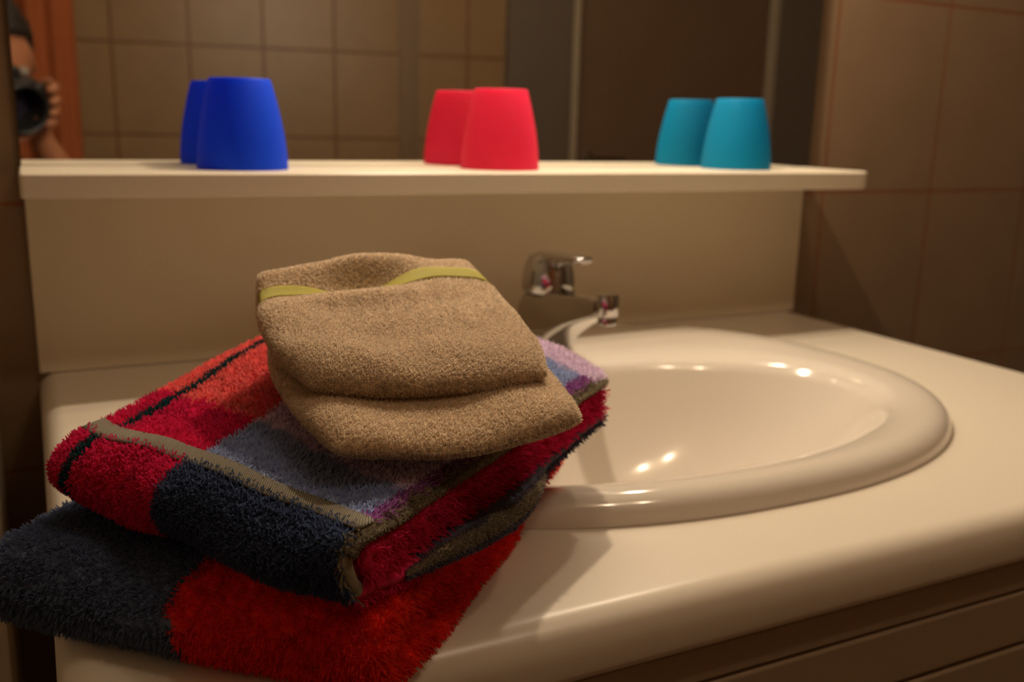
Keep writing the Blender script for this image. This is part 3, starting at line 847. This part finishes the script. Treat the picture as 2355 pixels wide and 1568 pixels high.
# clothing: shirt over trunk and upper arms, trousers over the legs
sh_n = [(pel + V3((0, 0, 0.02)), (0.165, 0.125)), (V3((-0.20, -1.42, 0.66)), (0.150, 0.115)), (ch, (0.168, 0.118)), (V3((-0.170, -1.31, 0.972)), (0.110, 0.085)), (nk + V3((0.0, -0.006, -0.022)), 0.064),
        (V3((-0.04, -1.335, 0.945)), 0.072), (V3((0.045, -1.325, 0.86)), 0.058), (V3((0.112, -1.262, 0.802)), 0.052), (V3((0.112, -1.215, 0.87)), 0.046),
        (V3((-0.31, -1.30, 0.945)), 0.072), (V3((-0.345, -1.22, 0.85)), 0.058), (V3((-0.335, -1.122, 0.782)), 0.052), (V3((-0.26, -1.10, 0.852)), 0.046)]
skin_mesh('shirt', sh_n, [(0, 1), (1, 2), (2, 3), (3, 4), (3, 5), (5, 6), (6, 7), (7, 8), (3, 9), (9, 10), (10, 11), (11, 12)], M['shirt'], person)
tr_n = [(pel, (0.168, 0.130))]; tr_e = []
for sx in (-1, 1):
    prev = 0
    for p, q in (((-0.20 + sx*0.10, -1.38, 0.44), 0.105), ((-0.20 + sx*0.12, -1.30, 0.25), 0.090), ((-0.20 + sx*0.13, -1.26, 0.078), 0.072), ((-0.20 + sx*0.13, -1.42, 0.068), 0.066), ((-0.20 + sx*0.12, -1.60, 0.055), 0.052)):
        tr_n.append((V3(p), q)); tr_e.append((prev, len(tr_n)-1)); prev = len(tr_n)-1
skin_mesh('trousers', tr_n, tr_e, M['trousers'], person)
# hair cap: shaped shell over the skull, open at the face
hb = bmesh.new(); bmesh.ops.create_uvsphere(hb, u_segments=40, v_segments=24, radius=1.0)
hc = V3((-0.058, -1.250, 1.205))
side = AR.normalized(); fr = V3((AF.x, AF.y, 0)).normalized()
for v in hb.verts:
    c = v.co.copy()
    k = 1 + 0.06*noise.noise(c*3.0) + 0.03*noise.noise(c*9.0)
    v.co = hc + side*(c.x*0.090*k) + fr*(c.y*0.098*k - 0.012) + V3((0, 0, c.z*0.104*k + 0.012))
    if c.y > 0.35 and c.z < 0.02:
        v.co -= fr*(0.055*min(1, (c.y-0.35)/0.4))
    if c.z < -0.55: v.co.z = max(v.co.z, hc.z - 0.075)
hm = bpy.data.meshes.new('hair'); hb.to_mesh(hm); hb.free(); hm.polygons.foreach_set('use_smooth', [True]*len(hm.polygons)); hm.materials.append(M['hair'])
local_parent(link(bpy.data.objects.new('hair', hm)), person)
for sg in (-1, 1):
    eb = bmesh.new(); bmesh.ops.create_uvsphere(eb, u_segments=16, v_segments=12, radius=0.0105)
    em = bpy.data.meshes.new('eye'); eb.to_mesh(em); eb.free(); em.materials.append(M['eye'])
    eo = bpy.data.objects.new('eye', em); eo.location = hd + nd*0.062 + AR*(sg*0.030) + V3((0, 0, 0.010)); link(eo); local_parent(eo, person)

# rust coloured cloth hanging on the far wall
cv, cq = [], []
nx, nz = 60, 24
for i in range(nx+1):
    for j in range(nz+1):
        x = -1.08 + 0.372*i/nx; z = 0.55 + 1.22*j/nz
        cv.append((x, 0.028 + 0.012*math.sin(i*0.62) + 0.006*math.sin(i*0.23 + z*3) , z))
for i in range(nx):
    for j in range(nz):
        a = i*(nz+1)+j; cq.append((a, a+1, a+nz+2, a+nz+1))
cloth = mesh_obj('hanging_cloth', cv, cq, M['rust'])
sd = cloth.modifiers.new('thick', 'SOLIDIFY'); sd.thickness = 0.006
cloth.location = (0.84, -1.95, 0); cloth.rotation_euler = (0, 0, TH)
tag(cloth, 'rust coloured cloth hanging behind the photographer, seen in the mirror', 'cloth')
rail = on_far('trim_2', (-1.10, 0.0, 1.765), (-0.69, 0.05, 1.79), M['frame'], bevel=0.003)
tag(rail, kind='structure')

# ------------------------------------------------------------------ light
def lamp(name, loc, power, rad, col):
    l = bpy.data.lights.new(name, 'POINT'); l.energy = power; l.shadow_soft_size = rad; l.color = col
    o = bpy.data.objects.new(name, l); o.location = loc; COL.objects.link(o); return o
WARM = (1.0, 0.80, 0.58)
lamp('mirror_lamp', (0.47, -0.15, HC+0.72), 11.6, 0.012, WARM)
lamp('mirror_lamp', (0.74, -0.085, HC+0.72), 5.0, 0.012, WARM)
lamp('ceiling_lamp', (0.58, -1.12, 2.33), 4.0, 0.030, WARM)
lamp('ceiling_lamp', (0.80, -1.12, 2.33), 4.0, 0.030, WARM)
w = bpy.data.worlds.new('world'); S.world = w; w.use_nodes = True
w.node_tree.nodes['Background'].inputs[0].default_value = (1.0, 0.75, 0.5, 1)
w.node_tree.nodes['Background'].inputs[1].default_value = 0.01

# ------------------------------------------------------------------ camera
cd = bpy.data.cameras.new('camera'); cam = bpy.data.objects.new('camera', cd); COL.objects.link(cam)
cd.sensor_width = 36.0; cd.sensor_fit = 'HORIZONTAL'; cd.lens = 33.666
right = Vector((0.8958013, -0.4438653, 0.0228814)); down = Vector((-0.0782910, -0.2082638, -0.9749342)); fwd = Vector((0.4375049, 0.8715559, -0.2213136))
mw = Matrix(((right.x, -down.x, -fwd.x), (right.y, -down.y, -fwd.y), (right.z, -down.z, -fwd.z))).to_4x4()
mw.translation = (0.0, -0.9676, HC + 0.236)
cam.matrix_world = mw
cd.clip_start = 0.02
cd.dof.use_dof = True; cd.dof.focus_distance = 0.41; cd.dof.aperture_fstop = 9.0
S.camera = cam
S.cycles.max_bounces = 8; S.cycles.diffuse_bounces = 4; S.cycles.glossy_bounces = 4; S.cycles.transmission_bounces = 4; S.cycles.transparent_max_bounces = 4
S.cycles.adaptive_threshold = 0.02
S.view_settings.view_transform = 'Standard'; S.view_settings.look = 'None'
S.view_settings.gamma = 1.0; S.view_settings.use_curve_mapping = False
S.view_settings.exposure = 0.0
